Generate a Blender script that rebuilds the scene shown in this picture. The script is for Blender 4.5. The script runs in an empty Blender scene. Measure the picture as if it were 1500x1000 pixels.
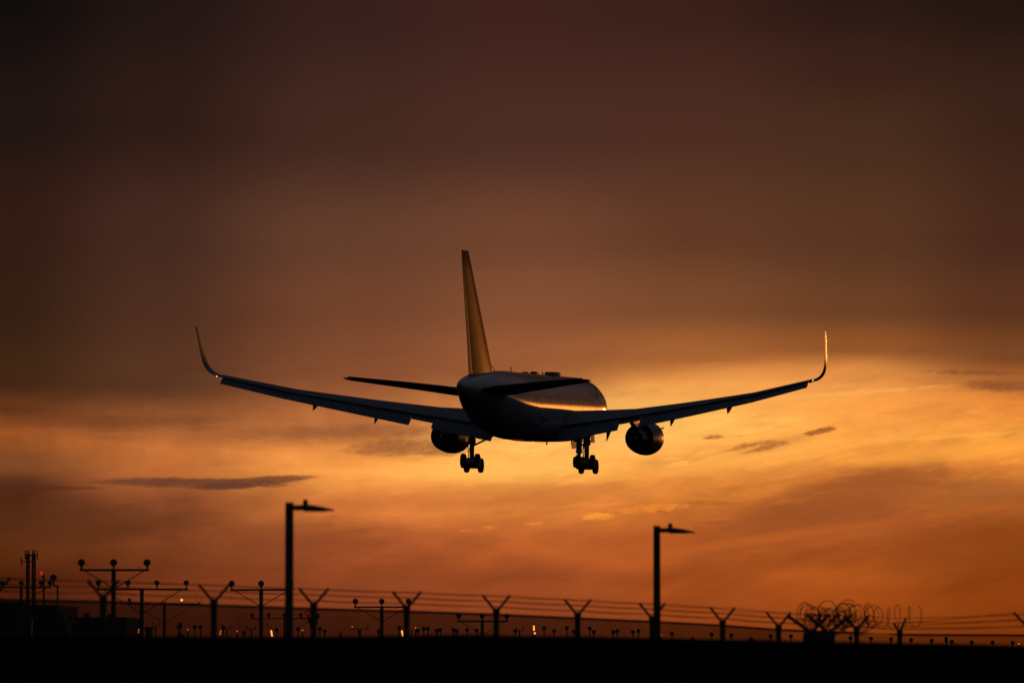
import bpy, math, random
from mathutils import Vector, Matrix, Euler
R = math.radians
random.seed(7)
scene = bpy.context.scene
COL = scene.collection

# ------------------------------------------------------------------ camera
FPX, EYE, EYE_Z = 7300.0, 948.0, 3.0          # focal length in photo pixels, eye level row, camera height
cam_d = bpy.data.cameras.new('camera'); cam = bpy.data.objects.new('camera', cam_d); COL.objects.link(cam)
cam_d.sensor_width = 36; cam_d.lens = FPX / 1500 * 36
cam.location = (0, 0, EYE_Z)
cam.rotation_euler = (R(90) + math.atan((EYE - 500) / FPX), 0, 0)
cam_d.clip_start = 1; cam_d.clip_end = 60000
cam_d.dof.use_dof = True; cam_d.dof.focus_distance = 390; cam_d.dof.aperture_fstop = 2.3; cam_d.dof.aperture_blades = 9
scene.camera = cam
vs = scene.view_settings
vs.view_transform = 'Standard'; vs.look = 'None'; vs.exposure = 0; vs.gamma = 1; vs.use_curve_mapping = False

# ------------------------------------------------------------------ sun and sky
SUN_AZ, SUN_EL = R(15.5), R(2.6)              # right of the view, low
sd = bpy.data.lights.new('sun', 'SUN'); sun = bpy.data.objects.new('sun', sd); COL.objects.link(sun)
sd.energy = 0.055; sd.angle = R(0.9); sd.color = (1.0, .34, .065)
sdir = Vector((math.sin(SUN_AZ) * math.cos(SUN_EL), math.cos(SUN_AZ) * math.cos(SUN_EL), math.sin(SUN_EL)))
sun.rotation_euler = sdir.to_track_quat('Z', 'Y').to_euler()
sun.location = (60, 200, 60)

world = bpy.data.worlds.new('World'); scene.world = world; world.use_nodes = True
NT = world.node_tree; NT.nodes.clear()
def lin(c):
    def f(v):
        v /= 255
        return v / 12.92 if v <= .04045 else ((v + .055) / 1.055) ** 2.4
    return tuple(f(v) for v in c[:3]) + (1,)
class S:                                       # a float socket with arithmetic
    def __init__(s, k): s.k = k
    def __add__(a, b): return m('ADD', a, b)
    __radd__ = __add__
    def __sub__(a, b): return m('SUBTRACT', a, b)
    def __rsub__(a, b): return m('SUBTRACT', b, a)
    def __mul__(a, b): return m('MULTIPLY', a, b)
    __rmul__ = __mul__
    def __truediv__(a, b): return m('DIVIDE', a, b)
def put(inp, v):
    if isinstance(v, S): NT.links.new(v.k, inp)
    else: inp.default_value = v
def m(op, a, b=0.0, c=None):
    n = NT.nodes.new('ShaderNodeMath'); n.operation = op
    put(n.inputs[0], a); put(n.inputs[1], b)
    if c is not None: put(n.inputs[2], c)
    return S(n.outputs[0])
def smooth(v, lo, hi, a=0.0, b=1.0):
    n = NT.nodes.new('ShaderNodeMapRange'); n.interpolation_type = 'SMOOTHSTEP'
    put(n.inputs['Value'], v); put(n.inputs['From Min'], lo); put(n.inputs['From Max'], hi)
    put(n.inputs['To Min'], a); put(n.inputs['To Max'], b)
    return S(n.outputs[0])
def vec(x, y, z=0.0):
    n = NT.nodes.new('ShaderNodeCombineXYZ'); put(n.inputs[0], x); put(n.inputs[1], y); put(n.inputs[2], z)
    return S(n.outputs[0])
def noise(v, scale, detail=4, rough=.5, dist=0.0):
    n = NT.nodes.new('ShaderNodeTexNoise'); put(n.inputs['Vector'], v)
    n.inputs['Scale'].default_value = scale; n.inputs['Detail'].default_value = detail
    n.inputs['Roughness'].default_value = rough; n.inputs['Distortion'].default_value = dist
    return S(n.outputs['Fac'])
def mixc(f, a, b, mode='MIX'):
    n = NT.nodes.new('ShaderNodeMix'); n.data_type = 'RGBA'; n.blend_type = mode; n.clamp_factor = True
    put(n.inputs[0], f)
    for i, v in ((6, a), (7, b)): put(n.inputs[i], v)
    return S(n.outputs[2])
def ramp(v, stops, lo=0.0, hi=1.0):
    n = NT.nodes.new('ShaderNodeValToRGB'); put(n.inputs[0], m('MULTIPLY_ADD', v, 1 / (hi - lo), -lo / (hi - lo)))
    cr = n.color_ramp; cr.interpolation = 'EASE'
    st = sorted(((p - lo) / (hi - lo), c) for p, c in stops)
    while len(cr.elements) < len(st): cr.elements.new(.5)
    for e, (p, c) in zip(cr.elements, st): e.position = min(max(p, 0), 1); e.color = c
    return S(n.outputs[0])
def sky_ramp(v, rows):                         # rows: (photo row, sRGB) -> height above the horizon
    return ramp(v, [((EYE - y) / 1000, lin(c)) for y, c in rows], -.02, .98)
tc = NT.nodes.new('ShaderNodeTexCoord')
sx = NT.nodes.new('ShaderNodeSeparateXYZ'); NT.links.new(tc.outputs['Generated'], sx.inputs[0])
DX, DY, DZ = (S(o) for o in sx.outputs)
U = m('ARCTAN2', DX, DY) * 7.3                 # bearing from north, 7.3 units per radian
V = m('ARCTAN2', DZ, m('SQRT', DX * DX + DY * DY)) * 7.3    # height angle
# large slow billows bend the gradient
P0 = vec(U * 1.0, V * 3.0, 1.7)
w1 = noise(P0, 1.6, 3, .5) - .5
w2 = noise(vec(U * 2.2 - V * 3.0, V * 13.0 - U * 1.2, 4.1), 1.5, 5, .55) - .5
band = smooth(V, .02, .15) * smooth(V, .50, .30)
VW = V + w1 * .035 + w2 * .026 * band
UW = U + w1 * .10
cols = [
 (-.735, [(940,(66,24,8)),(860,(76,32,12)),(800,(90,46,18)),(740,(74,40,20)),(712,(88,48,28)),(680,(118,70,38)),(640,(146,82,38)),(600,(96,54,27)),(560,(64,40,22)),(450,(50,32,20)),(330,(50,28,20)),(180,(33,22,18)),(0,(17,13,12)),(-30,(15,12,11))]),
 (-.515, [(940,(100,44,20)),(860,(112,54,26)),(800,(116,61,31)),(735,(138,78,44)),(690,(180,106,54)),(652,(186,112,56)),(620,(142,86,48)),(560,(88,56,37)),(450,(76,47,33)),(340,(68,42,32)),(180,(47,28,22)),(0,(34,22,19)),(-30,(32,20,18))]),
 (-.235, [(940,(118,52,26)),(850,(140,70,36)),(800,(165,86,45)),(740,(206,122,60)),(695,(236,158,76)),(655,(214,138,68)),(615,(168,104,58)),(540,(130,79,51)),(450,(113,69,46)),(350,(98,62,43)),(200,(68,42,33)),(0,(54,32,28)),(-30,(52,30,27))]),
 (.015, [(940,(128,60,28)),(860,(152,76,38)),(800,(180,95,44)),(740,(212,130,60)),(690,(246,180,86)),(645,(246,186,98)),(600,(206,138,78)),(535,(150,92,56)),(450,(130,80,52)),(350,(110,68,46)),(200,(76,46,36)),(0,(62,34,29)),(-30,(60,33,28))]),
 (.265, [(940,(135,62,22)),(860,(157,77,30)),(800,(182,93,38)),(760,(188,106,46)),(720,(224,140,60)),(680,(242,168,78)),(620,(249,188,92)),(565,(228,154,78)),(520,(162,100,52)),(450,(121,75,45)),(350,(96,59,38)),(180,(76,45,34)),(0,(57,32,26)),(-30,(55,31,25))]),
 (.515, [(940,(125,58,14)),(870,(150,72,22)),(830,(165,84,30)),(765,(164,88,40)),(710,(186,108,48)),(665,(238,158,68)),(600,(241,162,77)),(545,(214,142,72)),(508,(142,86,44)),(450,(105,65,38)),(350,(88,54,34)),(200,(72,46,30)),(100,(57,34,25)),(0,(43,26,20)),(-30,(41,25,19))]),
 (.735, [(940,(120,52,10)),(870,(136,63,16)),(800,(147,74,24)),(735,(164,92,40)),(700,(204,124,52)),(655,(241,162,66)),(600,(217,134,58)),(560,(162,98,48)),(520,(120,72,38)),(450,(88,52,32)),(350,(72,42,28)),(150,(56,34,24)),(0,(35,22,16)),(-30,(33,21,15))]),
]
sky = None
prev = None
for u, rows in cols:
    c = sky_ramp(VW, rows)
    sky = c if sky is None else mixc(smooth(UW, prev, u), sky, c)
    prev = u
# beyond the right of the frame: the glow where the sun sits behind thin cloud
glow = ramp(VW, [(-.02, (.30,.10,.015,1)), (.06, (.70,.21,.028,1)), (.16, (1,.32,.05,1)), (.30, (1,.33,.052,1)), (.40, (.55,.145,.020,1)), (.50, (.15,.038,.007,1)), (.60, (.04,.013,.005,1)), (.80, (.04,.017,.008,1)), (1.0, (.02,.010,.006,1))], -.02, 1.0)
gl = NT.nodes.new('ShaderNodeVectorMath'); gl.operation = 'SCALE'; put(gl.inputs[0], glow); gl.inputs['Scale'].default_value = 2.7
sky = mixc(smooth(U, .85, 2.0), sky, S(gl.outputs[0]))
far_r = ramp(VW, [(-.02, (.10,.040,.014,1)), (.2, (.20,.085,.030,1)), (.45, (.09,.042,.020,1)), (1.0, (.02,.013,.011,1))], -.02, 1.0)
sky = mixc(smooth(U, 2.6, 4.6), sky, far_r)
far_l = ramp(VW, [(-.02, (.040,.016,.007,1)), (.2, (.07,.030,.012,1)), (.4, (.035,.018,.010,1)), (1.0, (.010,.008,.008,1))], -.02, 1.0)
sky = mixc(smooth(U, -.85, -2.2), sky, far_l)
# --- streaked cloud texture inside the bright band
tilt_ = smooth(U, -.5, .5, .3, 2.6)
st = noise(vec(U * 1.4 + V * .5, V * 9.0 - U * tilt_, 2.3), 2.2, 6, .55, .5)
fine = noise(vec(U * 5.0, V * 16.0 - U * tilt_ * 1.4, 8.2), 3.6, 6, .6, .8)
soft_ = noise(vec(U * 2.4, V * 6.0, 3.9), 2.2, 4, .5, .4)
virga = noise(vec(U * 16.0 + V * 3.0, V * 3.5, 6.6), 1.6, 4, .55)
rip = noise(vec(U * 9.0, V * 34.0 - U * 4.0, 1.2), 2.0, 6, .62, .6)
rb = smooth(V, .16, .22) * smooth(V, .42, .36) * smooth(U, -.6, .2, .35, 1.0)
vb = smooth(V, .25, .30) * smooth(V, .37, .32) * smooth(U, .2, -.2)
amp = smooth(V, .0, .12) * smooth(V, .50, .32)
gain = m('MAXIMUM', 1.0 + (st - .5) * amp * .62 + (fine - .5) * amp * .24 + (soft_ - .5) * amp * .85 + (virga - .5) * vb * .5 + w1 * .12 + (rip - .5) * rb * .42, .2)
sc_ = NT.nodes.new('ShaderNodeVectorMath'); sc_.operation = 'SCALE'; put(sc_.inputs[0], sky); put(sc_.inputs['Scale'], gain)
sky = S(sc_.outputs[0])
# thin wisps, bright and dark, lying along the wind
wa = noise(vec(U * 6.0 + 3.0, V * 46.0 - U * 7.0, 11.3), 1.5, 6, .62, .7)
wb = noise(vec(U * 5.0 - 7.0, V * 36.0 - U * 5.0, 15.9), 1.5, 6, .62, .7)
wm_ = smooth(V, .15, .22) * smooth(V, .40, .33) * smooth(U, -.30, .15)
wg = 1.0 + (smooth(wa, .52, .74) * .26 - smooth(wb, .54, .76) * .24) * wm_
sw_ = NT.nodes.new('ShaderNodeVectorMath'); sw_.operation = 'SCALE'; put(sw_.inputs[0], sky); put(sw_.inputs['Scale'], wg)
sky = S(sw_.outputs[0])
# --- single clouds: (photo column, row, half length, half height, slope, edge noise, colour, strength)
edge = noise(vec(U * 9.0, V * 34.0 - U * 3.0, 5.5), 2.2, 6, .62, .3) - .5
edge2 = noise(vec(U * 22.0, V * 60.0 - U * 10.0, 9.1), 3.0, 6, .68, .4) - .5
def cloud(sky, px, py, a, b, slope, rag, colour, strength, soft=.55, e=None):
    u0, v0 = (px - 750) / 1000, (EYE - py) / 1000
    du = U - u0
    dv = V - v0 - du * slope
    q = du * du * (1e6 / (a * a)) + dv * dv * (1e6 / (b * b)) + (edge2 * (rag * 2.4) + edge * 1.2 if e == 'fine' else (e or edge) * rag)
    return mixc(smooth(q, 1.0 + soft * .4, 1.0 - soft, 0.0, strength), sky, lin(colour))
C = [
 # broad soft masses
 (1185, 752, 210, 44, .30, 2.2, (146,80,40), .85, 1.3, edge),
 (1290, 712, 120, 26, .20, 2.2, (158,90,44), .75, 1.3, edge),
 (1030, 790, 190, 24, .08, 2.0, (164,86,38), .55, 1.3, edge),
 (1440, 722, 100, 24, .10, 2.0, (160,96,46), .70, 1.2, edge),
 (1420, 800, 190, 46, .10, 2.0, (140,70,24), .60, 1.3, edge),
 (1130, 825, 300, 18, .10, 2.0, (146,72,28), .45, 1.2, edge),
 (440, 800, 170, 40, .08, 2.0, (124,66,36), .62, 1.3, edge),
 (580, 830, 150, 22, .25, 2.0, (132,68,34), .5, 1.3, edge),
 (640, 735, 230, 14, .03, 2.0, (186,110,58), .5, 1.2, edge),
 (130, 765, 200, 34, .05, 1.8, (84,46,26), .6, 1.3, edge),
 (440, 640, 240, 18, .02, 2.4, (150,92,54), .5, 1.3, edge),
 (590, 656, 85, 12, .03, 1.0, (146,90,54), .8, 1.2, 'fine'),
 (650, 662, 40, 8, .03, 1.0, (150,92,54), .6, 1.2, 'fine'),
 (160, 618, 190, 10, .02, 2.0, (112,66,36), .5, 1.2, edge),
 (770, 716, 150, 10, .02, 2.0, (206,130,62), .5, 1.0, edge),
 (1300, 592, 190, 18, .05, 1.8, (228,146,64), .4, 1.1, edge),
 (850, 722, 130, 16, .05, 2.0, (200,122,58), .5, 1.3, edge),
 # bright seams
 (1170, 660, 220, 14, .16, 2.2, (250,176,80), .55, 1.1, edge),
 (1400, 662, 130, 16, .12, 2.2, (246,166,66), .5, 1.2, edge),
 (935, 612, 130, 52, .0, 1.6, (254,200,108), .58, 1.5, edge),
 (1105, 578, 170, 34, -.05, 1.6, (246,178,90), .5, 1.5, edge),
 (1130, 545, 150, 12, -.03, 2.0, (226,150,78), .4, 1.4, edge),
  (1200, 580, 190, 3.5, .07, 1.8, (246,182,94), .55, 1.0, 'fine'),
 (710, 688, 140, 18, .03, 2.0, (254,196,98), .65, 1.1, edge),
 # small crisp clouds
 (480, 634, 170, 11, .03, 1.2, (138,84,50), .55, 1.3, 'fine'),
 (560, 690, 110, 5, .02, 1.2, (248,178,90), .5, 1.2, 'fine'),
 (420, 683, 110, 4, .03, 1.2, (226,146,74), .45, 1.2, 'fine'),
 (250, 636, 120, 4, .01, 1.2, (176,104,54), .45, 1.2, 'fine'),
 (285, 708, 150, 8.5, -.01, .55, (104,63,45), .9, .9, 'fine'),
 (395, 703, 72, 6, .06, .6, (106,65,46), .85, .9, 'fine'),
 (215, 705, 80, 3.4, .02, .6, (110,66,47), .7, .6, 'fine'),
 (330, 713, 60, 5, .03, .6, (98,60,45), .8, .6, 'fine'),
 (60, 716, 95, 4, .0, 1.6, (78,44,28), .6, .8, edge),
 (1135, 662, 95, 9, .17, 1.2, (250,182,88), .55, 1.0, 'fine'),
 (1130, 788, 160, 9, .14, 2.0, (188,100,42), .6, 1.4, edge),
 (1400, 640, 110, 3.5, .06, 1.4, (250,180,80), .45, 1.0, 'fine'),
 (1112, 655, 40, 8.0, .13, 1.3, (166,98,50), .95, .8, 'fine'),
 (1108, 656, 70, 11, .12, 1.6, (206,132,62), .45, 1.4, 'fine'),
 (1203, 632, 25, 5, .22, 1.3, (166,100,50), .95, .8, 'fine'),
 (1046, 641, 17, 3.5, .05, 1.8, (184,112,56), .9, .8, 'fine'),
 (1475, 568, 66, 9.5, -.05, 1.1, (138,84,48), .8, 1.1, 'fine'),
 (1430, 548, 70, 4.2, -.02, 1.8, (140,84,46), .75, .7, 'fine'),
 (876, 756, 25, 5.5, .04, 2.2, (250,160,60), .85, 1.1, 'fine'),
 (960, 744, 62, 6, .08, 2.6, (236,142,50), .7, 1.2, 'fine'),
 (1040, 737, 45, 3.2, -.02, 2.0, (176,98,40), .7, .8, 'fine'),
 (996, 680, 24, 4.0, .10, 2.2, (252,188,92), .8, 1.1, 'fine'),
 (778, 767, 15, 3.0, .02, 2.0, (240,146,58), .75, 1.1, 'fine'),
 (717, 772, 12, 2.6, .0, 2.0, (228,134,58), .6, 1.1, 'fine'),
 (684, 777, 11, 2.2, .0, 2.0, (216,128,60), .5, .7, 'fine'),
 (1070, 665, 60, 3.5, .25, 2.0, (250,184,86), .6, .8, 'fine'),
 (1240, 566, 24, 3.2, .12, 2.0, (240,166,84), .6, .8, 'fine'),
]
for c in C: sky = cloud(sky, *c)
# overhead and behind: the real dusk sky, dim and blue
nish = NT.nodes.new('ShaderNodeTexSky'); nish.sky_type = 'NISHITA'; nish.sun_disc = False
nish.sun_elevation = SUN_EL; nish.sun_rotation = SUN_AZ; nish.air_density = 1.2; nish.dust_density = 1.5
ns = NT.nodes.new('ShaderNodeVectorMath'); ns.operation = 'SCALE'; put(ns.inputs[0], S(nish.outputs[0])); ns.inputs['Scale'].default_value = .05
dusk = mixc(.55, S(ns.outputs[0]), (.034, .045, .068, 1))
aU = m('ABSOLUTE', U)
upper = mixc(smooth(V, 1.0, 3.2), sky, (.026, .029, .041, 1))
sky = mixc(smooth(aU, 5.0, 12.0), upper, dusk)
warm_ = mixc(smooth(V, .60, .40), (1.02, .97, .98, 1), (1.055, .935, .86, 1))
sky = mixc(1.0, sky, warm_, 'MULTIPLY')
bg = NT.nodes.new('ShaderNodeBackground'); put(bg.inputs[0], sky); bg.inputs[1].default_value = 1.0
out = NT.nodes.new('ShaderNodeOutputWorld'); NT.links.new(bg.outputs[0], out.inputs[0])

# ------------------------------------------------------------------ helpers
def material(name, base, rough=.5, metal=0.0, var=.15, scale=3.0, coat=0.0, bump=0.0, emit=None, emit_s=0.0, stretch=(1, 1, 1), ior=1.5):
    mt = bpy.data.materials.new(name); mt.use_nodes = True
    t = mt.node_tree; b = t.nodes['Principled BSDF']
    g = t.nodes.new('ShaderNodeTexCoord'); mp = t.nodes.new('ShaderNodeMapping'); mp.inputs['Scale'].default_value = stretch
    t.links.new(g.outputs['Object'], mp.inputs[0])
    n = t.nodes.new('ShaderNodeTexNoise'); n.inputs['Scale'].default_value = scale; n.inputs['Detail'].default_value = 6
    t.links.new(mp.outputs[0], n.inputs['Vector'])
    r = t.nodes.new('ShaderNodeValToRGB')
    r.color_ramp.elements[0].position = .3; r.color_ramp.elements[1].position = .75
    r.color_ramp.elements[0].color = tuple(c * (1 - var) for c in base) + (1,)
    r.color_ramp.elements[1].color = tuple(min(1, c * (1 + var)) for c in base) + (1,)
    t.links.new(n.outputs['Fac'], r.inputs[0]); t.links.new(r.outputs[0], b.inputs['Base Color'])
    rr = t.nodes.new('ShaderNodeMapRange'); rr.inputs['To Min'].default_value = rough * .8; rr.inputs['To Max'].default_value = min(1, rough * 1.2)
    t.links.new(n.outputs['Fac'], rr.inputs[0]); t.links.new(rr.outputs[0], b.inputs['Roughness'])
    b.inputs['Metallic'].default_value = metal; b.inputs['IOR'].default_value = ior
    b.inputs['Specular IOR Level'].default_value = 0 if name in ('grass_ground', 'cabin_window_glass') else .05 if name == 'golden_fin_paint' else .25 if name == 'wing_grey_paint' else .5
    b.inputs['Coat Weight'].default_value = coat; b.inputs['Coat Roughness'].default_value = .06
    if name == 'white_paint':                  # skin joints and lap seams along the hull
        hb = []
        for ax, sc2 in (('Y', .19), ('Y', .031)):
            wv = t.nodes.new('ShaderNodeTexWave'); wv.bands_direction = ax; wv.inputs['Scale'].default_value = sc2; wv.inputs['Distortion'].default_value = 0
            t.links.new(g.outputs['Object'], wv.inputs['Vector'])
            mr = t.nodes.new('ShaderNodeMapRange'); mr.inputs['From Min'].default_value = .0; mr.inputs['From Max'].default_value = .006
            t.links.new(wv.outputs['Fac'], mr.inputs[0]); hb.append(mr.outputs[0])
        mm = t.nodes.new('ShaderNodeMath'); mm.operation = 'MULTIPLY'; t.links.new(hb[0], mm.inputs[0]); t.links.new(hb[1], mm.inputs[1])
        n3 = t.nodes.new('ShaderNodeTexNoise'); n3.inputs['Scale'].default_value = 1.1; n3.inputs['Detail'].default_value = 2; t.links.new(g.outputs['Object'], n3.inputs['Vector'])
        m3 = t.nodes.new('ShaderNodeMath'); m3.operation = 'MULTIPLY_ADD'; m3.inputs[1].default_value = 1.2; m3.inputs[2].default_value = 0; t.links.new(n3.outputs['Fac'], m3.inputs[0])
        m4 = t.nodes.new('ShaderNodeMath'); m4.operation = 'MULTIPLY'; m4.inputs[1].default_value = coat; t.links.new(mm.outputs[0], m4.inputs[0]); t.links.new(m4.outputs[0], b.inputs['Coat Weight'])
        bp = t.nodes.new('ShaderNodeBump'); bp.inputs['Strength'].default_value = .13; bp.inputs['Distance'].default_value = .012
        t.links.new(m3.outputs[0], bp.inputs['Height']); t.links.new(bp.outputs[0], b.inputs['Normal']); t.links.new(bp.outputs[0], b.inputs['Coat Normal'])
    if bump:
        bp = t.nodes.new('ShaderNodeBump'); bp.inputs['Strength'].default_value = bump; bp.inputs['Distance'].default_value = .02
        t.links.new(n.outputs['Fac'], bp.inputs['Height']); t.links.new(bp.outputs[0], b.inputs['Normal'])
    if emit:
        b.inputs['Emission Color'].default_value = emit + (1,); b.inputs['Emission Strength'].default_value = emit_s
    return mt
M = dict(
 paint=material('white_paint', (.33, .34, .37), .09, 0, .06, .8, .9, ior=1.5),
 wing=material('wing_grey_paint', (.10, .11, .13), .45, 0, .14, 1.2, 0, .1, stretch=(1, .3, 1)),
 fin=material('golden_fin_paint', (.24, .058, .008), .085, 0, .10, 1.0, 0),
 winglet=material('winglet_paint', (.05, .055, .065), .28, 0, .1, 1.2, .3),
 dark=material('dark_trim', (.035, .035, .04), .45, 0, .2, 4),
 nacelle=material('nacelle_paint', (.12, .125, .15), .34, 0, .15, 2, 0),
 hot=material('exhaust_metal', (.16, .14, .13), .38, .9, .25, 5),
 bare=material('bare_metal', (.55, .55, .56), .25, 1, .1, 4),
 gear=material('gear_paint', (.22, .22, .23), .45, .2, .25, 6),
 tyre=material('tyre_rubber', (.018, .018, .018), .75, 0, .3, 8, 0, .2),
 cabin=material('cabin_window_glass', (.012, .012, .014), .8, 0, .1, 3),
 glass=material('cabin_glass', (.02, .022, .026), .08, 0, .1, 3),
 post=material('galvanised_steel', (.035, .035, .035), .7, .1, .3, 9),
 pole=material('painted_pole', (.014, .014, .014), .7, .1, .3, 5),
 mast=material('mast_paint', (.06, .045, .035), .6, .1, .3, 5),
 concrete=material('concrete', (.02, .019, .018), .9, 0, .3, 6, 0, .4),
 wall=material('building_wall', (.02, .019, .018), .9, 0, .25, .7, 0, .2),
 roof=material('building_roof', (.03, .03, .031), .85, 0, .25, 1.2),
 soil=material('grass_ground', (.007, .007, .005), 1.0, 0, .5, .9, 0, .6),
 leaf=material('shrub_leaf', (.035, .05, .018), .7, 0, .4, 9),
 amber=material('lit_amber_lamp', (.5, .3, .1), .4, 0, .1, 3, emit=(1, .25, .04), emit_s=2.6),
 warm=material('lit_warm_lamp', (.5, .4, .2), .4, 0, .1, 3, emit=(1, .36, .06), emit_s=7),
 red=material('lit_red_lamp', (.5, .05, .03), .4, 0, .1, 3, emit=(1, .035, .02), emit_s=.42),
 dimred=material('dim_red_lamp', (.4, .05, .03), .4, 0, .1, 3, emit=(.8, .07, .015), emit_s=.55),
 faint=material('faint_lamp', (.2, .08, .06), .5, 0, .1, 3, emit=(.6, .14, .08), emit_s=.18),
 white=material('lit_white_lamp', (.6, .6, .6), .4, 0, .1, 3, emit=(1, .78, .5), emit_s=1.6),
)
def mesh_fabric(name, opacity):
    mt = bpy.data.materials.new(name); mt.use_nodes = True
    t = mt.node_tree; b = t.nodes['Principled BSDF']; b.inputs['Base Color'].default_value = (.02, .022, .018, 1); b.inputs['Roughness'].default_value = .9
    g = t.nodes.new('ShaderNodeTexCoord'); n = t.nodes.new('ShaderNodeTexNoise'); n.inputs['Scale'].default_value = .8; n.inputs['Detail'].default_value = 5
    mp = t.nodes.new('ShaderNodeMapping'); mp.inputs['Scale'].default_value = (1, 1, .25); t.links.new(g.outputs['Object'], mp.inputs[0]); t.links.new(mp.outputs[0], n.inputs['Vector'])
    mr = t.nodes.new('ShaderNodeMapRange'); mr.inputs['To Min'].default_value = opacity - .10; mr.inputs['To Max'].default_value = opacity + .10
    t.links.new(n.outputs['Fac'], mr.inputs[0])
    tr = t.nodes.new('ShaderNodeBsdfTransparent'); mx = t.nodes.new('ShaderNodeMixShader')
    t.links.new(mr.outputs[0], mx.inputs[0]); t.links.new(tr.outputs[0], mx.inputs[1]); t.links.new(b.outputs[0], mx.inputs[2])
    t.links.new(mx.outputs[0], t.nodes['Material Output'].inputs[0])
    return mt
M['screen'] = mesh_fabric('windscreen_fabric', .76); M['thin_screen'] = mesh_fabric('sparse_chain_mesh', .50)

def frame(d):                                  # two directions square to d
    d = d.normalized(); u = d.cross(Vector((0, 0, 1)))
    if u.length < .05: u = d.cross(Vector((1, 0, 0)))
    u.normalize(); return u, d.cross(u).normalized()
class MB:
    def __init__(s): s.v = []; s.f = []
    def ring(s, pts):
        i = len(s.v); s.v += [tuple(p) for p in pts]; return list(range(i, i + len(pts)))
    def join(s, a, b):
        n = len(a)
        for i in range(n): s.f.append((a[i], a[(i + 1) % n], b[(i + 1) % n], b[i]))
    def loft(s, rings, cap0=True, cap1=True):
        rs = [s.ring(r) for r in rings]
        for a, b in zip(rs, rs[1:]): s.join(a, b)
        if cap0: s.f.append(tuple(rs[0][::-1]))
        if cap1: s.f.append(tuple(rs[-1]))
        return s
    def box(s, c, d, rot=None):
        q = rot or Matrix.Identity(3); c = Vector(c)
        r = [[c + q @ Vector((x * d[0] / 2, y * d[1] / 2, z * d[2] / 2)) for x, y in ((-1, -1), (1, -1), (1, 1), (-1, 1))] for z in (-1, 1)]
        return s.loft(r)
    def tube(s, pts, r, n=8, r2=None):
        pts = [Vector(p) for p in pts]; rings = []
        u = None
        for i, p in enumerate(pts):
            d = (pts[min(i + 1, len(pts) - 1)] - pts[max(i - 1, 0)]).normalized()
            if u is None: u, w = frame(d)
            else:
                u = (u - d * u.dot(d)).normalized(); w = d.cross(u).normalized()
            rr = r if r2 is None else r + (r2 - r) * i / max(1, len(pts) - 1)
            rings.append([p + (u * math.cos(2 * math.pi * k / n) + w * math.sin(2 * math.pi * k / n)) * rr for k in range(n)])
        return s.loft(rings)
    def lathe(s, c, axis, prof, n=24, cap0=True, cap1=True):   # prof: (distance along axis, radius)
        c = Vector(c); a = Vector(axis).normalized(); u, w = frame(a)
        return s.loft([[c + a * t + (u * math.cos(2 * math.pi * k / n) + w * math.sin(2 * math.pi * k / n)) * max(r, .001) for k in range(n)] for t, r in prof], cap0, cap1)
    def mesh(s, name, mat, ang=40):
        me = bpy.data.meshes.new(name); me.from_pydata(s.v, [], s.f); me.update()
        import bmesh
        b = bmesh.new(); b.from_mesh(me); bmesh.ops.recalc_face_normals(b, faces=b.faces); b.to_mesh(me); b.free()
        me.materials.append(mat)
        me.polygons.foreach_set('use_smooth', [True] * len(me.polygons)); me.set_sharp_from_angle(angle=R(ang))
        return me
    def build(s, name, mat, parent=None, ang=40):
        o = bpy.data.objects.new(name, s.mesh(name, mat, ang)); COL.objects.link(o); o.parent = parent
        return o
def tag(o, label, cat, group=None):
    o['label'] = label; o['category'] = cat
    if group: o['group'] = group
    return o
def thing(name, label, cat, loc=(0, 0, 0), rz=0, group=None):
    o = bpy.data.objects.new(name, None); COL.objects.link(o); o.location = loc; o.rotation_euler = (0, 0, rz)
    o.empty_display_size = .3
    return tag(o, label, cat, group)
def copy_tree(o, parent=None):
    c = o.copy(); COL.objects.link(c); c.parent = parent
    for ch in [x for x in KIDS.get(o.name, [])]: copy_tree(ch, c)
    return c
KIDS = {}
def note_kids(o):                              # remember a thing's parts before copying
    KIDS[o.name] = [c for c in bpy.data.objects if c.parent == o]
    for c in KIDS[o.name]: note_kids(c)
def at(px, py, d):                             # a point seen at that bearing and height, d metres away
    return Vector(((px - 750) / FPX * d, d, EYE_Z + (EYE - py) / FPX * d))
def interp(x, xs, ys):
    if x <= xs[0]: return ys[0]
    for i in range(1, len(xs)):
        if x <= xs[i]:
            t = (x - xs[i - 1]) / (xs[i] - xs[i - 1]); return ys[i - 1] + (ys[i] - ys[i - 1]) * t
    return ys[-1]

# ------------------------------------------------------------------ ground
def berm(x):                                   # height of the earth bank's crest, 60 m ahead
    px = 750 + x / 60 * FPX
    py = interp(px, [-800, 0, 300, 560, 720, 900, 1060, 1300, 1500, 2200], [930, 931, 932.5, 930.8, 929.6, 932.4, 936, 940.3, 945.3, 950])
    n = .35 * math.sin(x * 1.9) + .25 * math.sin(x * 5.3 + 1) + .2 * math.sin(x * 11.7 + 2)
    return EYE_Z + (EYE - py - n) / FPX * 60
def ground_z(x, y):
    h = berm(max(min(x, 14), -14))
    if abs(x) > 40: h = h + (1.3 - h) * min(1, (abs(x) - 40) / 60)
    def sm(t): t = min(max(t, 0), 1); return t * t * (3 - 2 * t)
    if y < 60: return 1.3 + (h - 1.3) * sm((y - 18) / 42)
    if y < 160: return .6 + (h - .6) * (1 - sm((y - 60) / 12)) if y < 130 else .6 * (1 - sm((y - 130) / 30))
    return 0
xs = sorted(set([-9000, -3000, -1200, -500, -250, -130, -80, -55, -40, -28, -20] + [i * .4 for i in range(-40, 41)] + [20, 28, 40, 55, 80, 130, 250, 500, 1200, 3000, 9000]))
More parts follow.
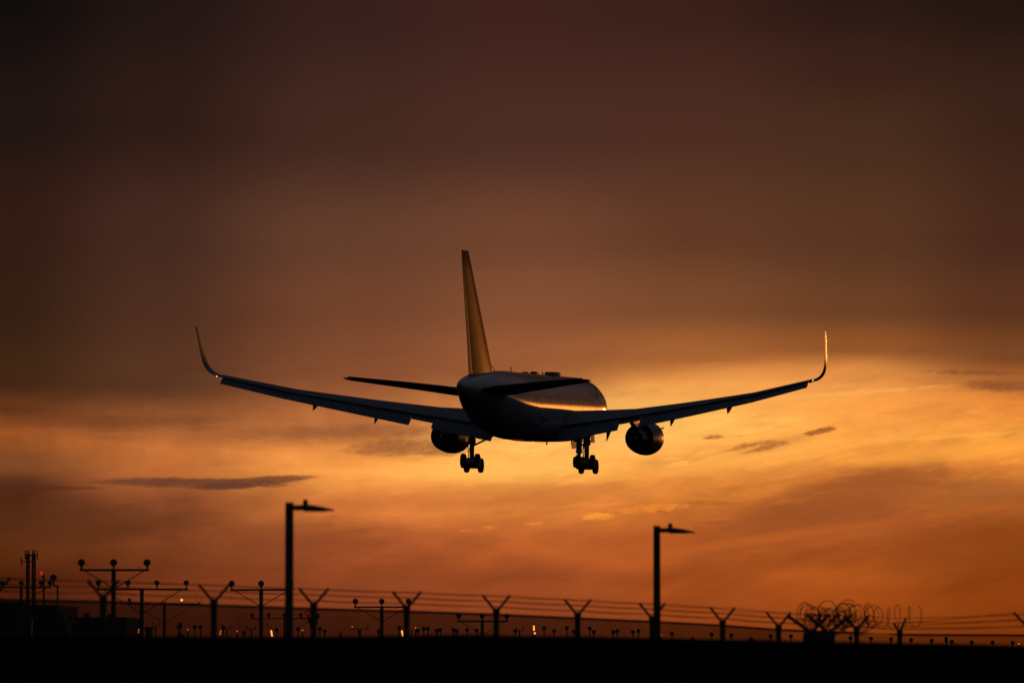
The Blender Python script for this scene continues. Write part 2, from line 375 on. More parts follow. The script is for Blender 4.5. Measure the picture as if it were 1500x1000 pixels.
ys = [-300, -100, -40, 0, 10, 18, 24, 30, 36, 42, 47, 51, 54, 56, 57.5, 59, 60, 61, 62.5, 64, 66, 69, 72, 80, 100, 130, 145, 160, 200, 300, 500, 900, 1800, 4000, 9000, 15000]
g = MB()
for y in ys: g.v += [(x, y, ground_z(x, y)) for x in xs]
n_ = len(xs)
for j in range(len(ys) - 1):
    for i in range(n_ - 1): g.f.append((j * n_ + i, j * n_ + i + 1, (j + 1) * n_ + i + 1, (j + 1) * n_ + i))
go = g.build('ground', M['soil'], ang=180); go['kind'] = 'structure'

# ------------------------------------------------------------------ airliner
plane = thing('airliner', 'large twin engine jet airliner with upturned wingtips landing, wheels down, golden tail fin', 'airliner')
SREF = 27.4
def L(lat, s, z): return Vector((lat, SREF - s, z))
def ring_ell(s, zc, a, b, n=40, p=2.0):
    out = []
    for k in range(n):
        t = 2 * math.pi * k / n; c_, s_ = math.cos(t), math.sin(t)
        out.append(L(a * math.copysign(abs(c_) ** (2 / p), c_), s, zc + b * math.copysign(abs(s_) ** (2 / p), s_)))
    return out
fus = MB()
stn = [(.0, -.75, .06, .06), (.15, -.74, .34, .32), (.5, -.70, .68, .66), (1.1, -.58, 1.1, 1.12), (2.0, -.38, 1.55, 1.62), (3.2, -.18, 1.95, 2.10), (4.6, -.06, 2.25, 2.43), (6.2, -.01, 2.42, 2.61), (8.0, 0, 2.50, 2.69), (9.5, 0, 2.515, 2.705)]
stn = [(a, z + .06, w, h - .05) if h > 1 else (a, z + .06, w, h) for a, z, w, h in stn]
stn += [(9.5 + i * 2.65, .06, 2.515, 2.655) for i in range(1, 11)]
stn += [(37.5, .10, 2.51, 2.63), (39.5, .18, 2.47, 2.54), (41.5, .27, 2.38, 2.41), (43.5, .46, 2.22, 2.17), (45.5, .66, 1.98, 1.90), (47.5, .86, 1.68, 1.60), (49.5, 1.04, 1.34, 1.29), (51.2, 1.17, 1.03, 1.00), (52.8, 1.27, .72, .70), (54.0, 1.33, .46, .46), (54.7, 1.36, .27, .28), (54.9, 1.36, .16, .16)]
fus.loft([ring_ell(*a) for a in stn])
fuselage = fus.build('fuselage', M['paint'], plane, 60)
b = MB(); b.loft([ring_ell(s, zc, a, bb, 32, 2.6) for s, zc, a, bb in ((15.2, -1.7, 1.2, .5), (16.2, -1.7, 2.3, .9), (18, -1.68, 2.9, 1.02), (21, -1.66, 3.05, 1.06), (26, -1.66, 3.0, 1.06), (29, -1.64, 2.75, 1.0), (32, -1.62, 2.35, .93), (35, -1.6, 1.9, .82), (38, -1.4, 1.3, .6), (41, -1.0, .4, .2))])
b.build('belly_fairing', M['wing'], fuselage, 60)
for nm, s, w, l, h in (('antenna_dome', 17.8, .85, 2.6, .30), ('antenna_dome', 25.6, .42, 1.5, .20), ('antenna_dome', 29.4, .35, 1.2, .12)):
    b = MB(); b.loft([[L(x * w / 2 * k, s + y * l / 2 * k, 2.64 + zz) for x, y in ((-1, -1), (-.6, -1.15), (.6, -1.15), (1, -1), (1, 1), (.6, 1.25), (-.6, 1.25), (-1, 1))] for k, zz in ((1, 0), (.97, h * .8), (.85, h + .04))])
    b.build(nm, M['dark'], fuselage)
for s, h, z in ((35.2, .40, 2.68), (14.2, .28, 2.68), (22.0, .26, 2.68)):
    b = MB(); b.loft([[L(x, s + y, z + zz) for x, y in ((-.025, -.15 + zz * .4), (.025, -.15 + zz * .4), (.025, .15 + zz * .55), (-.025, .15 + zz * .55))] for zz in (0, h)])
    b.build('blade_antenna', M['dark'], fuselage)
for s, lat in ((20.0, 0), (11.5, .5)):
    b = MB(); b.loft([[L(lat + x, s + y, -2.68 - zz) for x, y in ((-.03, -.2), (.03, -.2), (.03, .2), (-.03, .2))] for zz in (-.3, .28)])
    b.build('blade_antenna', M['dark'], fuselage)
b = MB(); b.lathe(L(0, 26.0, -2.70), (0, 0, -1), ((0, .08), (.05, .07), (.09, .03)), 12); b.build('beacon_light', M['amber'], fuselage)
b = MB(); b.lathe(L(0, 54.9, 1.36), (0, -1, 0), ((0, .15), (.12, .13), (.16, .05)), 14); b.build('tail_exhaust', M['hot'], fuselage)
# cabin windows, one mesh shared by copies
def side_pt(s, z, sgn, off=.012):
    y = math.sqrt(max(0, 1 - ((z - .06) / 2.655) ** 2)) * 2.515
    return L(sgn * (y + off), s, z)
proto = {}
for sgn in (-1, 1):
    wm = MB(); z0 = .66
    pts = [(math.cos(t) * .11, math.sin(t) * .16) for t in [2 * math.pi * k / 12 for k in range(12)]]
    y0 = side_pt(0, z0, sgn).x
    wm.loft([[Vector((side_pt(0, z0 + q, sgn, o).x - y0, p, q)) for p, q in pts] for o in (-.012, .005)])
    me = wm.mesh('cabin_window', M['wing'])
    for i in range(46):
        s = 8.6 + i * .66
        if 17.0 < s < 17.9 or 29.4 < s < 30.2: continue
        o = bpy.data.objects.new('cabin_window', me); COL.objects.link(o); o.parent = fuselage; o.location = (y0, SREF - s, z0)
for s0, s1, z0, z1 in ((10.2, 11.2, -.35, 1.55), (34.2, 35.2, -.35, 1.55), (22.6, 23.1, -.1, 1.05)):
    for sgn in (-1, 1):
        b = MB(); b.loft([[side_pt(s_, z0 + (z1 - z0) * k / 6, sgn, o_) for s_, o_ in ((s0, -.004), (s1, -.004), (s1, .006), (s0, .006))] for k in range(7)])
        b.build('cabin_door', M['paint'], fuselage)
# painted airline mark: the last strokes of a dark title on the upper flank
def flank(s, z, o): return side_pt(s, z, 1, o)
for strokes in (((8.9, 1.75, 10.0, .95, .26), (11.1, 1.75, 10.1, .95, .16)), ((12.0, 1.6, 12.0, 1.0, .10),), ((13.2, 1.6, 13.2, 1.0, .10),)):
  tm = MB()
  for (sa, za, sb, zb, w) in strokes:
    rings = []
    for k in range(5):
        t = k / 4; s, z = sa + (sb - sa) * t, za + (zb - za) * t
        rings.append([flank(s - w / 2, z, .004), flank(s + w / 2, z, .004), flank(s + w / 2, z, .010), flank(s - w / 2, z, .010)])
    tm.loft(rings)
  tm.build('title_letter', M['tyre'], fuselage)

def foil(t, camber=.02, n=14):                 # closed section, unit chord, from trailing edge over the top
    def th(x): return 5 * t * (.2969 * math.sqrt(x) - .126 * x - .3516 * x * x + .2843 * x ** 3 - .1015 * x ** 4)
    xs_ = [(1 - math.cos(math.pi * k / n)) / 2 for k in range(n + 1)]
    up = [(x, camber * 4 * x * (1 - x) + th(x) + .0012) for x in reversed(xs_)]
    dn = [(x, camber * 4 * x * (1 - x) - th(x) - .0012) for x in xs_[1:]]
    return up + dn
def section(lat, s, z, chord, twist, t, cant=0.0, camber=.02, sgn=1):   # s,z = leading edge; twist nose up
    c_, s_ = math.cos(R(twist)), math.sin(R(twist)); ca, sa = math.cos(R(cant)), math.sin(R(cant)); out = []
    for x, h in foil(t, camber):
        x *= chord; h *= chord
        a = x * c_ + h * s_; e = -x * s_ + h * c_
        out.append(L(sgn * (lat - e * sa), s + a, z + e * ca))
    return out
WL, WLE, WTE = [0, 2.5, 8.0, 13, 18.4, 23.55], [16.2, 18.0, 22.1, 25.5, 29.2, 32.9], [28.7, 28.6, 28.9, 30.4, 32.5, 35.2]
WTZ = [-1.62, -1.48, -.72, .10, 1.02, 2.17]; WTW = [3.2, 3.2, 2.6, 2.0, 1.2, .6]
def wle(l): return interp(l, WL, WLE)
def wte(l): return interp(l, WL, WTE)
def wtz(l): return interp(l, WL, WTZ)          # trailing edge height
def wlz(l): return wtz(l) + (wte(l) - wle(l)) * math.sin(R(interp(l, WL, WTW)))
def wing(sgn):
    w = MB()
    w.loft([section(l, wle(l), wlz(l), wte(l) - wle(l), interp(l, WL, WTW), interp(l, [0, 8, 24], [.145, .115, .10]), 0, .018, sgn) for l in (0.5, 2.5, 4.3, 6.2, 8.0, 9.7, 11.4, 13, 14.8, 16.6, 18.4, 20.2, 22, 23.55)])
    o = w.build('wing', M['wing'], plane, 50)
    def panel(name, l0, l1, ch0, ch1, defl0, ds0, ds1, dz, mat='wing', t=.13, n=6):
        b = MB(); rs = []
        for k in range(n + 1):
            f = k / n; l = l0 + (l1 - l0) * f; ch = ch0 + (ch1 - ch0) * f
            rs.append(section(l, wte(l) - (ds0 + (ds1 - ds0) * f), wtz(l) + dz, ch, defl0 + interp(l, WL, WTW), t, 0, .03, sgn))
        b.loft(rs); return b.build(name, M[mat], o, 50)
    panel('flap', 2.7, 7.5, 2.25, 1.75, 30, .85, .50, -.04)
    panel('flap', 9.25, 18.4, 1.95, 1.25, 27, .75, .45, -.03)
    panel('flap_vane', 2.7, 7.5, .75, .55, 12, 1.2, .9, -.10, t=.2)
    panel('aileron', 7.53, 9.22, 1.7, 1.5, 14, 1.2, 1.1, -.04)
    panel('aileron', 18.42, 23.3, 1.65, 1.35, 20, .85, .60, -.03)
    # slats along the leading edge, extended
    for l0, l1 in ((3.4, 7.2), (8.9, 23.0)):
        b = MB(); b.loft([section(l, wle(l) - .30 - .02 * (l1 - l), wlz(l) - .28 + .004 * l, .9 - .018 * l, -16, .16, 0, .05, sgn) for l in [l0 + (l1 - l0) * k / 6 for k in range(7)]])
        b.build('slat', M['bare'], o, 50)
    for l, ln, dr in ((6.7, 3.2, .95), (11.9, 2.6, .62), (16.6, 2.2, .42)):
        b = MB(); s0 = wte(l) - 2.0
        def rr(s, z, a, h): return [L(sgn * (l + a * math.cos(2 * math.pi * k / 10)), s, z + h * math.sin(2 * math.pi * k / 10)) for k in range(10)]
        z0 = wtz(l) - .05
        b.loft([rr(s0, z0 - .15, .04, .04), rr(s0 + ln * .2, z0 - .30, .17, .24), rr(s0 + ln * .5, z0 - .45, .19, .33), rr(s0 + ln * .8, z0 - .45 - dr * .6, .15, .27), rr(s0 + ln * 1.02, z0 - .55 - dr * 1.15, .03, .05)])
        b.build('flap_track_fairing', M['wing'], o)
    b = MB(); zt = wlz(23.55)
    b.loft([section(l, s, zt + dz, ch, .6, .095, ca, .01, sgn) for l, dz, s, ch, ca in ((23.55, 0, 32.9, 2.25, 6), (23.88, .08, 33.25, 2.05, 20), (24.18, .25, 33.6, 1.88, 38), (24.43, .52, 33.95, 1.72, 56), (24.60, .86, 34.3, 1.57, 70), (24.70, 1.35, 34.7, 1.44, 80), (24.76, 2.0, 35.25, 1.24, 84), (24.82, 2.9, 36.0, 1.0, 86), (24.88, 3.70, 36.7, .76, 86), (24.89, 3.84, 36.95, .46, 86))])
    wo = b.build('winglet', M['winglet'], o, 180); sm = wo.modifiers.new('smooth', 'SUBSURF'); sm.levels = 2; sm.render_levels = 2
    b = MB(); b.lathe(L(sgn * 23.7, 35.2, zt + .0), (0, -1, 0), ((0, .045), (.05, .04), (.08, .02)), 10); b.build('navigation_light', M['white'], o)
    return o
wing(-1); wing(1)

def engine(sgn):
    c = L(sgn * (7.92 if sgn > 0 else 8.05), 2.0, -2.34); o = None
    def P(s): return c + Vector((0, -s, 0))
    b = MB(); prof = [(19.9, 1.16), (18.9, 1.27), (17.6, 1.37), (16.4, 1.385), (15.7, 1.33), (15.3, 1.24), (15.2, 1.17), (15.35, 1.11), (15.9, 1.10), (16.6, 1.17), (18.0, 1.20), (19.0, 1.15), (19.9, 1.13), (19.9, 1.16)]
    b.lathe(c, (0, -1, 0), prof, 40, False, False)
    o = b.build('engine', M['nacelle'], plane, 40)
    b = MB(); b.lathe(c, (0, -1, 0), ((16.5, 1.16), (16.6, .35), (16.9, .35), (17.1, 1.16)), 36); b.build('fan', M['dark'], o)
    b = MB(); b.lathe(c, (0, -1, 0), ((17.0, .60), (18.6, .88), (19.9, .86), (21.0, .70), (21.7, .56), (21.7, .53), (21.0, .62), (20.2, .62)), 32, True, False); b.build('core_cowl', M['hot'], o)
    b = MB(); b.lathe(c, (0, -1, 0), ((20.2, .60), (20.7, .42), (21.5, .36), (22.2, .18), (22.5, .03)), 24); b.build('exhaust_plug', M['hot'], o)
    b = MB()
    for k in range(12):                        # outlet guide struts seen in the duct
        a = 2 * math.pi * k / 12; q = Matrix.Rotation(a, 3, 'Y')
        b.box(P(18.4) + q @ Vector((0, 0, 1.02)), (.05, .8, .36), q)
    b.build('guide_vanes', M['dark'], o)
    b = MB(); l = 7.92
    b.loft([[L(sgn * (l + x * w), s, z) for x, z in ((-1, zb), (1, zb), (1, zt), (-1, zt))] for s, w, zb, zt in ((18.6, .03, -1.10, -.95), (19.8, .17, -1.14, -.66), (22.2, .22, -1.66, -.35), (24.4, .22, -1.45, -.38), (26.2, .16, -1.02, -.45), (27.6, .04, -.80, -.6))])
    b.build('pylon', M['nacelle'], o)
    b = MB(); b.loft([[c + Vector((sgn * x, -s, z)) for x, z in pts] for s, pts in ((16.9, [(1.05, .62), (1.50, .80), (1.52, .86), (1.05, .72)]), (17.8, [(1.05, .62), (1.62, .86), (1.64, .91), (1.05, .72)]))])
    b.build('nacelle_strake', M['nacelle'], o)
    return o
engine(-1); engine(1)

def stab(sgn):
    b = MB(); b.loft([section(l, s, z, ch, -3.6, t, 0, -.005, sgn) for l, s, z, ch, t in ((.3, 44.9, .72, 6.4, .11), (1.5, 45.9, .87, 5.9, .11), (4, 47.7, 1.17, 4.65, .10), (7, 49.9, 1.52, 3.2, .095), (9.0, 51.35, 1.76, 2.2, .09), (9.31, 51.75, 1.80, 1.6, .07))])
    o = b.build('horizontal_stabilizer', M['wing'], plane, 50)
    b = MB(); b.loft([section(l, s, z, ch, -7, .09, 0, 0, sgn) for l, s, z, ch in ((1.7, 50.3, 1.16, 1.55), (5, 51.4, 1.52, 1.20), (8.9, 52.85, 1.90, .72))]); b.build('elevator', M['wing'], o, 50)
stab(-1); stab(1)
def vsec(z, s, ch, t):                         # fin section, thickness sideways
    return [L(h * ch, s + x * ch, z) for x, h in foil(t, 0)]
b = MB(); b.loft([vsec(*a) for a in ((1.9, 43.2, 8.0, .105), (2.75, 43.8, 7.75, .105), (5, 46.0, 6.35, .10), (7.5, 48.55, 4.8, .10), (10, 51.1, 3.35, .10), (11.2, 52.3, 2.6, .10), (11.4, 52.45, 2.4, .09))])
fin = b.build('tail_fin', M['fin'], plane, 50)
b = MB(); b.loft([vsec(*a) for a in ((2.3, 49.3, 2.55, .085), (5, 50.6, 2.05, .085), (8, 52.2, 1.6, .085), (11.0, 53.9, 1.0, .085))]); b.build('rudder', M['fin'], fin, 50)
b = MB(); b.loft([vsec(*a) for a in ((2.0, 41.0, 3.2, .05), (2.60, 41.4, 3.0, .04), (3.1, 43.2, 1.6, .04))]); b.build('dorsal_fillet', M['paint'], fin, 50)
b = MB(); b.loft([vsec(*a) for a in ((1.8, 43.35, 8.35, .13), (2.05, 43.5, 8.3, .115), (2.28, 43.75, 8.1, .107))]); b.build('fin_root_band', M['dark'], fin, 50)  # dark band around the base of the fin

def wheel(o, x, y, z, r, w, name='wheel'):
    b = MB(); b.lathe((x - w / 2, y, z), (1, 0, 0), ((0, r * .55), (.02, r * .80), (w * .12, r * .94), (w * .3, r), (w * .7, r), (w * .88, r * .94), (w - .02, r * .80), (w, r * .55)), 28)
    wo = b.build(name, M['tyre'], o)
    b = MB(); b.lathe((x - w / 2 - .01, y, z), (1, 0, 0), ((.03, r * .2), (0.02, r * .5), (w, r * .5), (w - .01, r * .2)), 20); b.build('rim', M['bare'], wo)
def main_gear(sgn):
    x = sgn * 4.65; y0 = SREF - 27.4
    b = MB(); b.lathe((x, y0 - .1, -1.0), (0, .0, -1), ((0, .46), (.9, .44), (1.3, .27), (1.5, .26), (1.55, .31), (1.95, .31), (2.0, .19), (3.4, .19)), 16)
    o = b.build('main_landing_gear', M['gear'], plane)
    tilt = R(-15); c = Vector((x, y0, -4.47))
    q = Matrix.Rotation(tilt, 3, 'X')
    b = MB(); b.box(c, (.34, 1.75, .36), q)
    b.tube([c + q @ Vector((-.62, .71, 0)), c + q @ Vector((.62, .71, 0))], .26, 14); b.tube([c + q @ Vector((-.62, -.71, 0)), c + q @ Vector((.62, -.71, 0))], .26, 14)
    b.build('bogie_beam', M['gear'], o)
    for dx in (-1, 1):
        for dy in (-1, 1):
            p = c + q @ Vector((dx * .57, dy * .71, 0)); wheel(o, p.x, p.y, p.z, .585, .42)
    b = MB(); b.tube([(x - sgn * 2.3, y0 + .3, -1.95), (x - sgn * .15, y0, -3.05)], .075); b.tube([(x, y0 + 2.2, -1.5), (x, y0 + .05, -3.0)], .08); b.tube([(x - sgn * 1.2, y0 + .2, -2.48), (x - sgn * .6, y0 + .1, -1.2)], .045)
    b.build('drag_brace', M['gear'], o)
    b = MB(); b.tube([(x, y0 - .30, -2.75), (x, y0 - .75, -3.4), (x, y0 - .28, -4.15)], .10); b.tube([(x + .13, y0 - .2, -2.2), (x + .16, y0 - .3, -4.2)], .05, 6); b.tube([(x - .2, y0 - .25, -2.3), (x - .24, y0 - .45, -3.2), (x - .2, y0 - .4, -4.2)], .04, 6)
    b.build('torque_link', M['gear'], o)
    b = MB(); b.loft([[Vector((x + sgn * (.36 + dx + (z + 1.4) * -.06), y0 + y, z)) for y in (-.75, .75) for dx in ((0, .05) if y < 0 else (.05, 0))] for z in (-1.45, -2.75)])
    b.build('gear_door', M['dark'], o)
    return o
main_gear(-1); main_gear(1)
y0 = SREF - 5.3
b = MB(); b.lathe((0, y0, -2.3), (0, 0, -1), ((0, .24), (1.0, .24), (1.05, .27), (1.3, .27), (1.35, .15), (2.15, .14)), 14); ng = b.build('nose_landing_gear', M['gear'], plane)
for dx in (-.32, .32): wheel(ng, dx, y0, -4.35, .47, .32)
for sg in (-1, 1):
    b = MB(); b.box((sg * .50, y0 + .4, -2.85), (.05, 2.0, .75)); b.build('gear_door', M['dark'], ng)
b = MB(); b.tube([(0, y0 + 1.5, -2.5), (0, y0 + .1, -3.4)], .06); b.build('drag_brace', M['gear'], ng)
b = MB(); b.lathe((0, y0 + .1, -3.3), (0, 1, 0), ((0, .02), (.03, .1), (.1, .1)), 12); b.build('taxi_light', M['bare'], ng)
PY, PP, PR = 0.193098, 0.036795, 0.017005
plane.matrix_world = Matrix.Translation((1.4227, 396.13, 22.053)) @ Matrix.Rotation(-PY, 4, 'Z') @ Matrix.Rotation(PP, 4, 'X') @ Matrix.Rotation(PR, 4, 'Y')

# ------------------------------------------------------------------ street lamps
def street_lamp(px, d, top, label):
    b0 = ground_z((px - 750) / FPX * d, d)
    o = thing('street_lamp', label, 'street lamp', ((px - 750) / FPX * d, d, b0), 0, 'street lamps beyond the bank')
    H = top - b0
    b = MB(); w = .064
    b.loft([[Vector((x * k, y * k, z)) for x, y in ((-w, -w * .7), (-w * .7, -w), (w * .7, -w), (w, -w * .7), (w, w * .7), (w * .7, w), (-w * .7, w), (-w, w * .7))] for z, k in ((0, 1.05), (H - .02, .97), (H, .85))]); b.build('pole', M['pole'], o)
    b = MB(); b.box((0, 0, .03), (.34, .34, .06)); b.build('base_plate', M['pole'], o)
    b = MB(); z = H - .075
    def rr(x, w, zt, zb): return [Vector((x, y, zz)) for y, zz in ((-w, zb), (w, zb), (w, zb + (zt - zb) * .6), (w * .6, zt), (-w * .6, zt), (-w, zb + (zt - zb) * .6))]
    b.loft([rr(.05, .05, z + .034, z - .046), rr(.11, .055, z + .034, z - .048), rr(.17, .12, z + .035, z - .045), rr(.30, .16, z + .04, z - .05), rr(.46, .155, z + .015, z - .055), rr(.60, .12, z - .015, z - .055), rr(.68, .06, z - .035, z - .055)]); h = b.build('lamp_head', M['pole'], o)
    b = MB(); b.loft([[Vector((x, y, z - .052 - k)) for x, y in ((.22, -.10), (.55, -.085), (.55, .085), (.22, .10))] for k in (0, .012)]); b.build('lens', M['glass'], h)
    b = MB(); b.lathe((.24, 0, z + .03), (0, 0, 1), ((0, .035), (.035, .042), (.075, .038), (.09, .02)), 14); b.build('photocell', M['pole'], h)
    return o
street_lamp(424, 75, 5.18, 'taller street lamp with flat head pointing right, below the left wing')
street_lamp(962, 89, 5.17, 'shorter looking street lamp with flat head pointing right, below the right engine')

# ------------------------------------------------------------------ perimeter fence
pts = [(-320, 870.5), (-165, 872), (-8, 875.5), (152, 878.5), (314, 884), (460, 889), (596, 893), (727, 897.5), (846, 903), (955, 908), (1058, 913.5), (1140, 920)]
ds = {3: 84.0}
for i in range(4, 12):
    dx = (pts[i][0] - pts[i - 1][0]) * ds[i - 1] / FPX; ds[i] = ds[i - 1] + math.sqrt(max(3.05 ** 2 - dx * dx, .5)) * .92
for i in (2, 1, 0): ds[i] = ds[i + 1] - 2.2
F = [(px, py, ds[i]) for i, (px, py) in enumerate(pts)]
F += [(1254, 924.5, ds[11] + 2.5), (1317, 927, ds[11] + 3.5), (1512, 928, ds[11] - 5)]
fence = thing('perimeter_fence', 'long chain link airport fence with V shaped barbed wire arms and dark screen', 'fence', (at(727, 900, F[7][2]).x, F[7][2], ground_z(0, 90)))
FO = Vector(fence.location)
tops = [at(px, py, d) - FO for px, py, d in F]
ground0 = .6 - FO.z
spreads = {13: (.10, .10), 14: (.30, .30)}
tipsL, tipsR = [], []
for i, p in enumerate(tops):
    b = MB(); r = .055
    b.tube([(p.x, p.y, ground0), (p.x, p.y, p.z + .02)], r, 12)
    b.lathe((p.x, p.y, p.z + .0), (0, 0, 1), ((0, .07), (.05, .07), (.09, .03)), 12)
    o = b.build('post', M['post'], fence)
    k = .255 if i < 13 else (.14 if i == 13 else .40)
    hgt = .33 if i < 14 else .42
    a = Vector((-k, -k * .5, hgt)); c = Vector((k, k * .5, hgt))
    if i == 13: a.z = .22
    for e, store in ((a, tipsL), (c, tipsR)):
        b = MB(); b.tube([p + Vector((0, 0, .02)), p + e], .026, 8); b.build('barb_arm', M['post'], o); store.append((p, e))
def wire_path(f, store, sag=.015):
    out = []
    for (p, e), (p2, e2) in zip(store, store[1:]):
        a, c = p + e * f, p2 + e2 * f
        for k in range(6): t = k / 6; out.append(a.lerp(c, t) - Vector((0, 0, sag * 4 * t * (1 - t))))
    out.append(store[-1][0] + store[-1][1] * f); return out
for f in (.36, .68, .98):
    for store in (tipsL, tipsR):
        b = MB(); path = wire_path(f, store); b.tube(path, .0052, 5)
        for a, c in zip(path, path[1:]):       # barbs
            n = max(2, int((c - a).length / .125))
            for k in range(n):
                q = a.lerp(c, k / n); s = random.uniform(-1, 1)
                b.tube([q + Vector((.012 * s, 0, -.02)), q + Vector((-.012 * s, 0, .02))], .0022, 3)
        b.build('barbed_wire', M['post'], fence)
b = MB(); b.tube([p + Vector((0, 0, -.03)) for p in tops], .024, 8); b.build('top_rail', M['post'], fence)
for i in range(len(tops) - 1):
    p, q = tops[i], tops[i + 1]
    b = MB(); n = (q - p).cross(Vector((0, 0, 1))).normalized() * .006
    b.loft([[x - n, x + n, x + n + Vector((0, 0, ground0 + .05 - x.z)), x - n + Vector((0, 0, ground0 + .05 - x.z))] for x in (p + Vector((0, 0, -.055)), q + Vector((0, 0, -.055)))])
    # single skin of fabric
    b = MB(); b.v = [tuple(p + Vector((0, 0, -.055))), tuple(q + Vector((0, 0, -.055))), (q.x, q.y, ground0 + .05), (p.x, p.y, ground0 + .05)]; b.f = [(0, 1, 2, 3)]
    b.build('mesh_screen', M['screen'] if i < 11 else M['thin_screen'], fence)

# block pier with paired arms where the fences meet, and the razor coil above
DC = 97.0
pier = thing('gate_pier', 'squat block pier topped by crossing barbed wire arms, beside the razor coil', 'pier', ((1199 - 750) / FPX * DC, DC, .6))
b = MB(); w2 = 22.5 / FPX * DC; zt = at(0, 925.5, DC).z - .6
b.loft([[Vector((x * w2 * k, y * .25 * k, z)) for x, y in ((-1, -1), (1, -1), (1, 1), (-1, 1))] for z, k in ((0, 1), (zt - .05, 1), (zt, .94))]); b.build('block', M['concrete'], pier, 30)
def arms(px0, lx, rx):
    o = MB(); q0 = at(px0, 926, DC) - Vector(pier.location); o.tube([q0 - Vector((0, 0, .3)), q0 + Vector((0, 0, .03))], .055, 10); po = o.build('post', M['post'], pier)
    for tx in (lx, rx):
        t = at(tx, 902.5, DC) - Vector(pier.location) + Vector((0, .12 if tx > px0 else -.12, 0))
        b = MB(); b.tube([q0, t], .036, 8); b.box(t, (.09, .05, .06)); b.build('barb_arm', M['post'], po)
arms(1187, 1154, 1211); arms(1213, 1184, 1245)
coil = MB()
def helix(p, q, loops, r, phase=0, jitter=0.0):
    out = []; d = q - p; n = int(loops * 18); ax = d.normalized(); side = ax.cross(Vector((0, 0, 1))).normalized()
    for k in range(n + 1):
        t = k / n; a = 2 * math.pi * (loops * t) + phase; rr = r * (1 + jitter * math.sin(a * .37 + 1))
        out.append(p + d * t + side * math.cos(a) * rr + Vector((0, 0, math.sin(a) * rr)) + ax * .03 * math.sin(a * .5) + Vector((0, 0, jitter * .35 * math.sin(a * .231 + 2))) + side * jitter * .4 * math.sin(a * .173))
    return out
CZ = Vector((at(1200, 905, 104).x, 104, at(0, 905, 104).z))
coil.tube(helix(at(1174, 905, 102.5) - CZ, at(1252, 903, 104) - CZ, 19, .19, .3, .30), .0095, 4)
coil.tube(helix(at(1180, 908, 102.2) - CZ, at(1246, 907, 103.5) - CZ, 9, .20, 2.1, .25), .0085, 4)
coil.tube(helix(at(1205, 911, 102.2) - CZ, at(1280, 909, 105.0) - CZ, 8, .17, 4.1, .3), .0085, 4)
coil.tube(helix(at(1240, 900, 104) - CZ, at(1262, 900, 105) - CZ, 3, .25, 1.0, .12), .009, 4)
coil.tube(helix(at(1264, 903, 105.2) - CZ, at(1348, 905, 105.6) - CZ, 5.2, .235, .6, .10), .008, 4)
co = coil.build('razor_wire_coil', M['post']); co.location = CZ
tag(co, 'loose looping razor wire coil strung above the fence right of the pier', 'razor wire')

# ------------------------------------------------------------------ approach light masts
def lamp_mb(x, z, r):
    b = MB(); b.lathe((x, .10, z), (0, -1, 0), ((0, r * .3), (.05, r * .75), (.11, r * .98), (.16, r), (.18, r * .92)), 16)
    b.tube([(x, .03, z - r * .6), (x, .03, z - r * 2.0)], r * .28, 8)
    return b
MASTS = 'approach light masts beyond the fence'
def mast(px, ylamp, d, offs, label, lit=None, brace=True, drop=9.5, half=None, lamp_r=.115, pole_r=.085):
    p = at(px, ylamp, d); o = thing('approach_light_mast', label, 'light mast', (p.x, d, 0), 0, MASTS)
    k = d / FPX; zb = p.z - .23
    b = MB(); b.tube([(0, 0, 0), (0, 0, zb)], pole_r, 12, pole_r * .85); b.build('mast', M['mast'], o)
    xs_ = [q * k for q in offs]; x0, x1 = min(xs_) - .06, max(xs_) + .06
    b = MB(); b.tube([(x0, 0, zb), (x1, 0, zb)], .035, 8); b.build('crossbar', M['mast'], o)
    if brace:
        for x in (x0 * .86, x1 * .86):
            b = MB(); b.tube([(x, 0, zb - .02), (0, 0, zb - abs(x) * .62)], .018, 6); b.build('brace', M['mast'], o)
    for i, x in enumerate(xs_):
        lo = lamp_mb(x, p.z, lamp_r).build('lamp', M['mast'], o)
        if lit and lit.get(i):
            b = MB(); b.lathe((x, -.085, p.z), (0, -1, 0), ((0, lamp_r * .7), (.012, lamp_r * .7)), 14); b.build('lens', M[lit[i]], lo)
    return o
mast(167, 824, 156, (-47, 0, 49), 'tallest lamp mast, three lamps on a crossbar above the second fence post')
mast(32, 853.5, 250, (-61, -28, 0, 29, 42), 'lamp mast standing left of the lattice antenna mast', drop=9, lamp_r=.12)
mast(208.5, 853.5, 181, (-63.5, -20.5, 22, 65), 'lamp mast with four lamps just right of the tallest lamp mast', lamp_r=.10)
mast(383, 854.5, 181, (-43, 0, 43), 'lamp mast with three lamps just left of the taller street lamp', lamp_r=.115)
mast(241.5, 878.5, 300, (-51, -24.5, 0, 25.5, 51.5), 'low lamp mast with a glowing amber lamp on its bar', {2: 'dimred', 3: 'amber', 4: 'dimred', 1: 'dimred'}, lamp_r=.11, pole_r=.09)
mast(559.5, 880.5, 203, (-38.5, 0, 39), 'lamp mast with three lamps below the left main wheels, beside a fence post', lamp_r=.115)
mast(706.5, 902, 223, (-34.5, 0, 36), 'lamp mast with three lamps just left of the fence post under the airliner')
mast(417, 900.5, 335, (-47, -23, 0, 24, 47), 'low distant lamp mast half hidden behind the taller street lamp', lamp_r=.13, pole_r=.07)
mast(528, 917.5, 520, (-11.5, 11), 'tiny far crossbar with two lamps, one glowing amber, left of the flare light', {0: 'amber'}, brace=False, lamp_r=.11)
mast(333, 916.5, 520, (-6, 6), 'tiny far crossbar right of the fourth fence post', brace=False, lamp_r=.09)
mast(369, 917.5, 520, (-6, 6), 'tiny far crossbar left of the low distant mast', brace=False, lamp_r=.09)
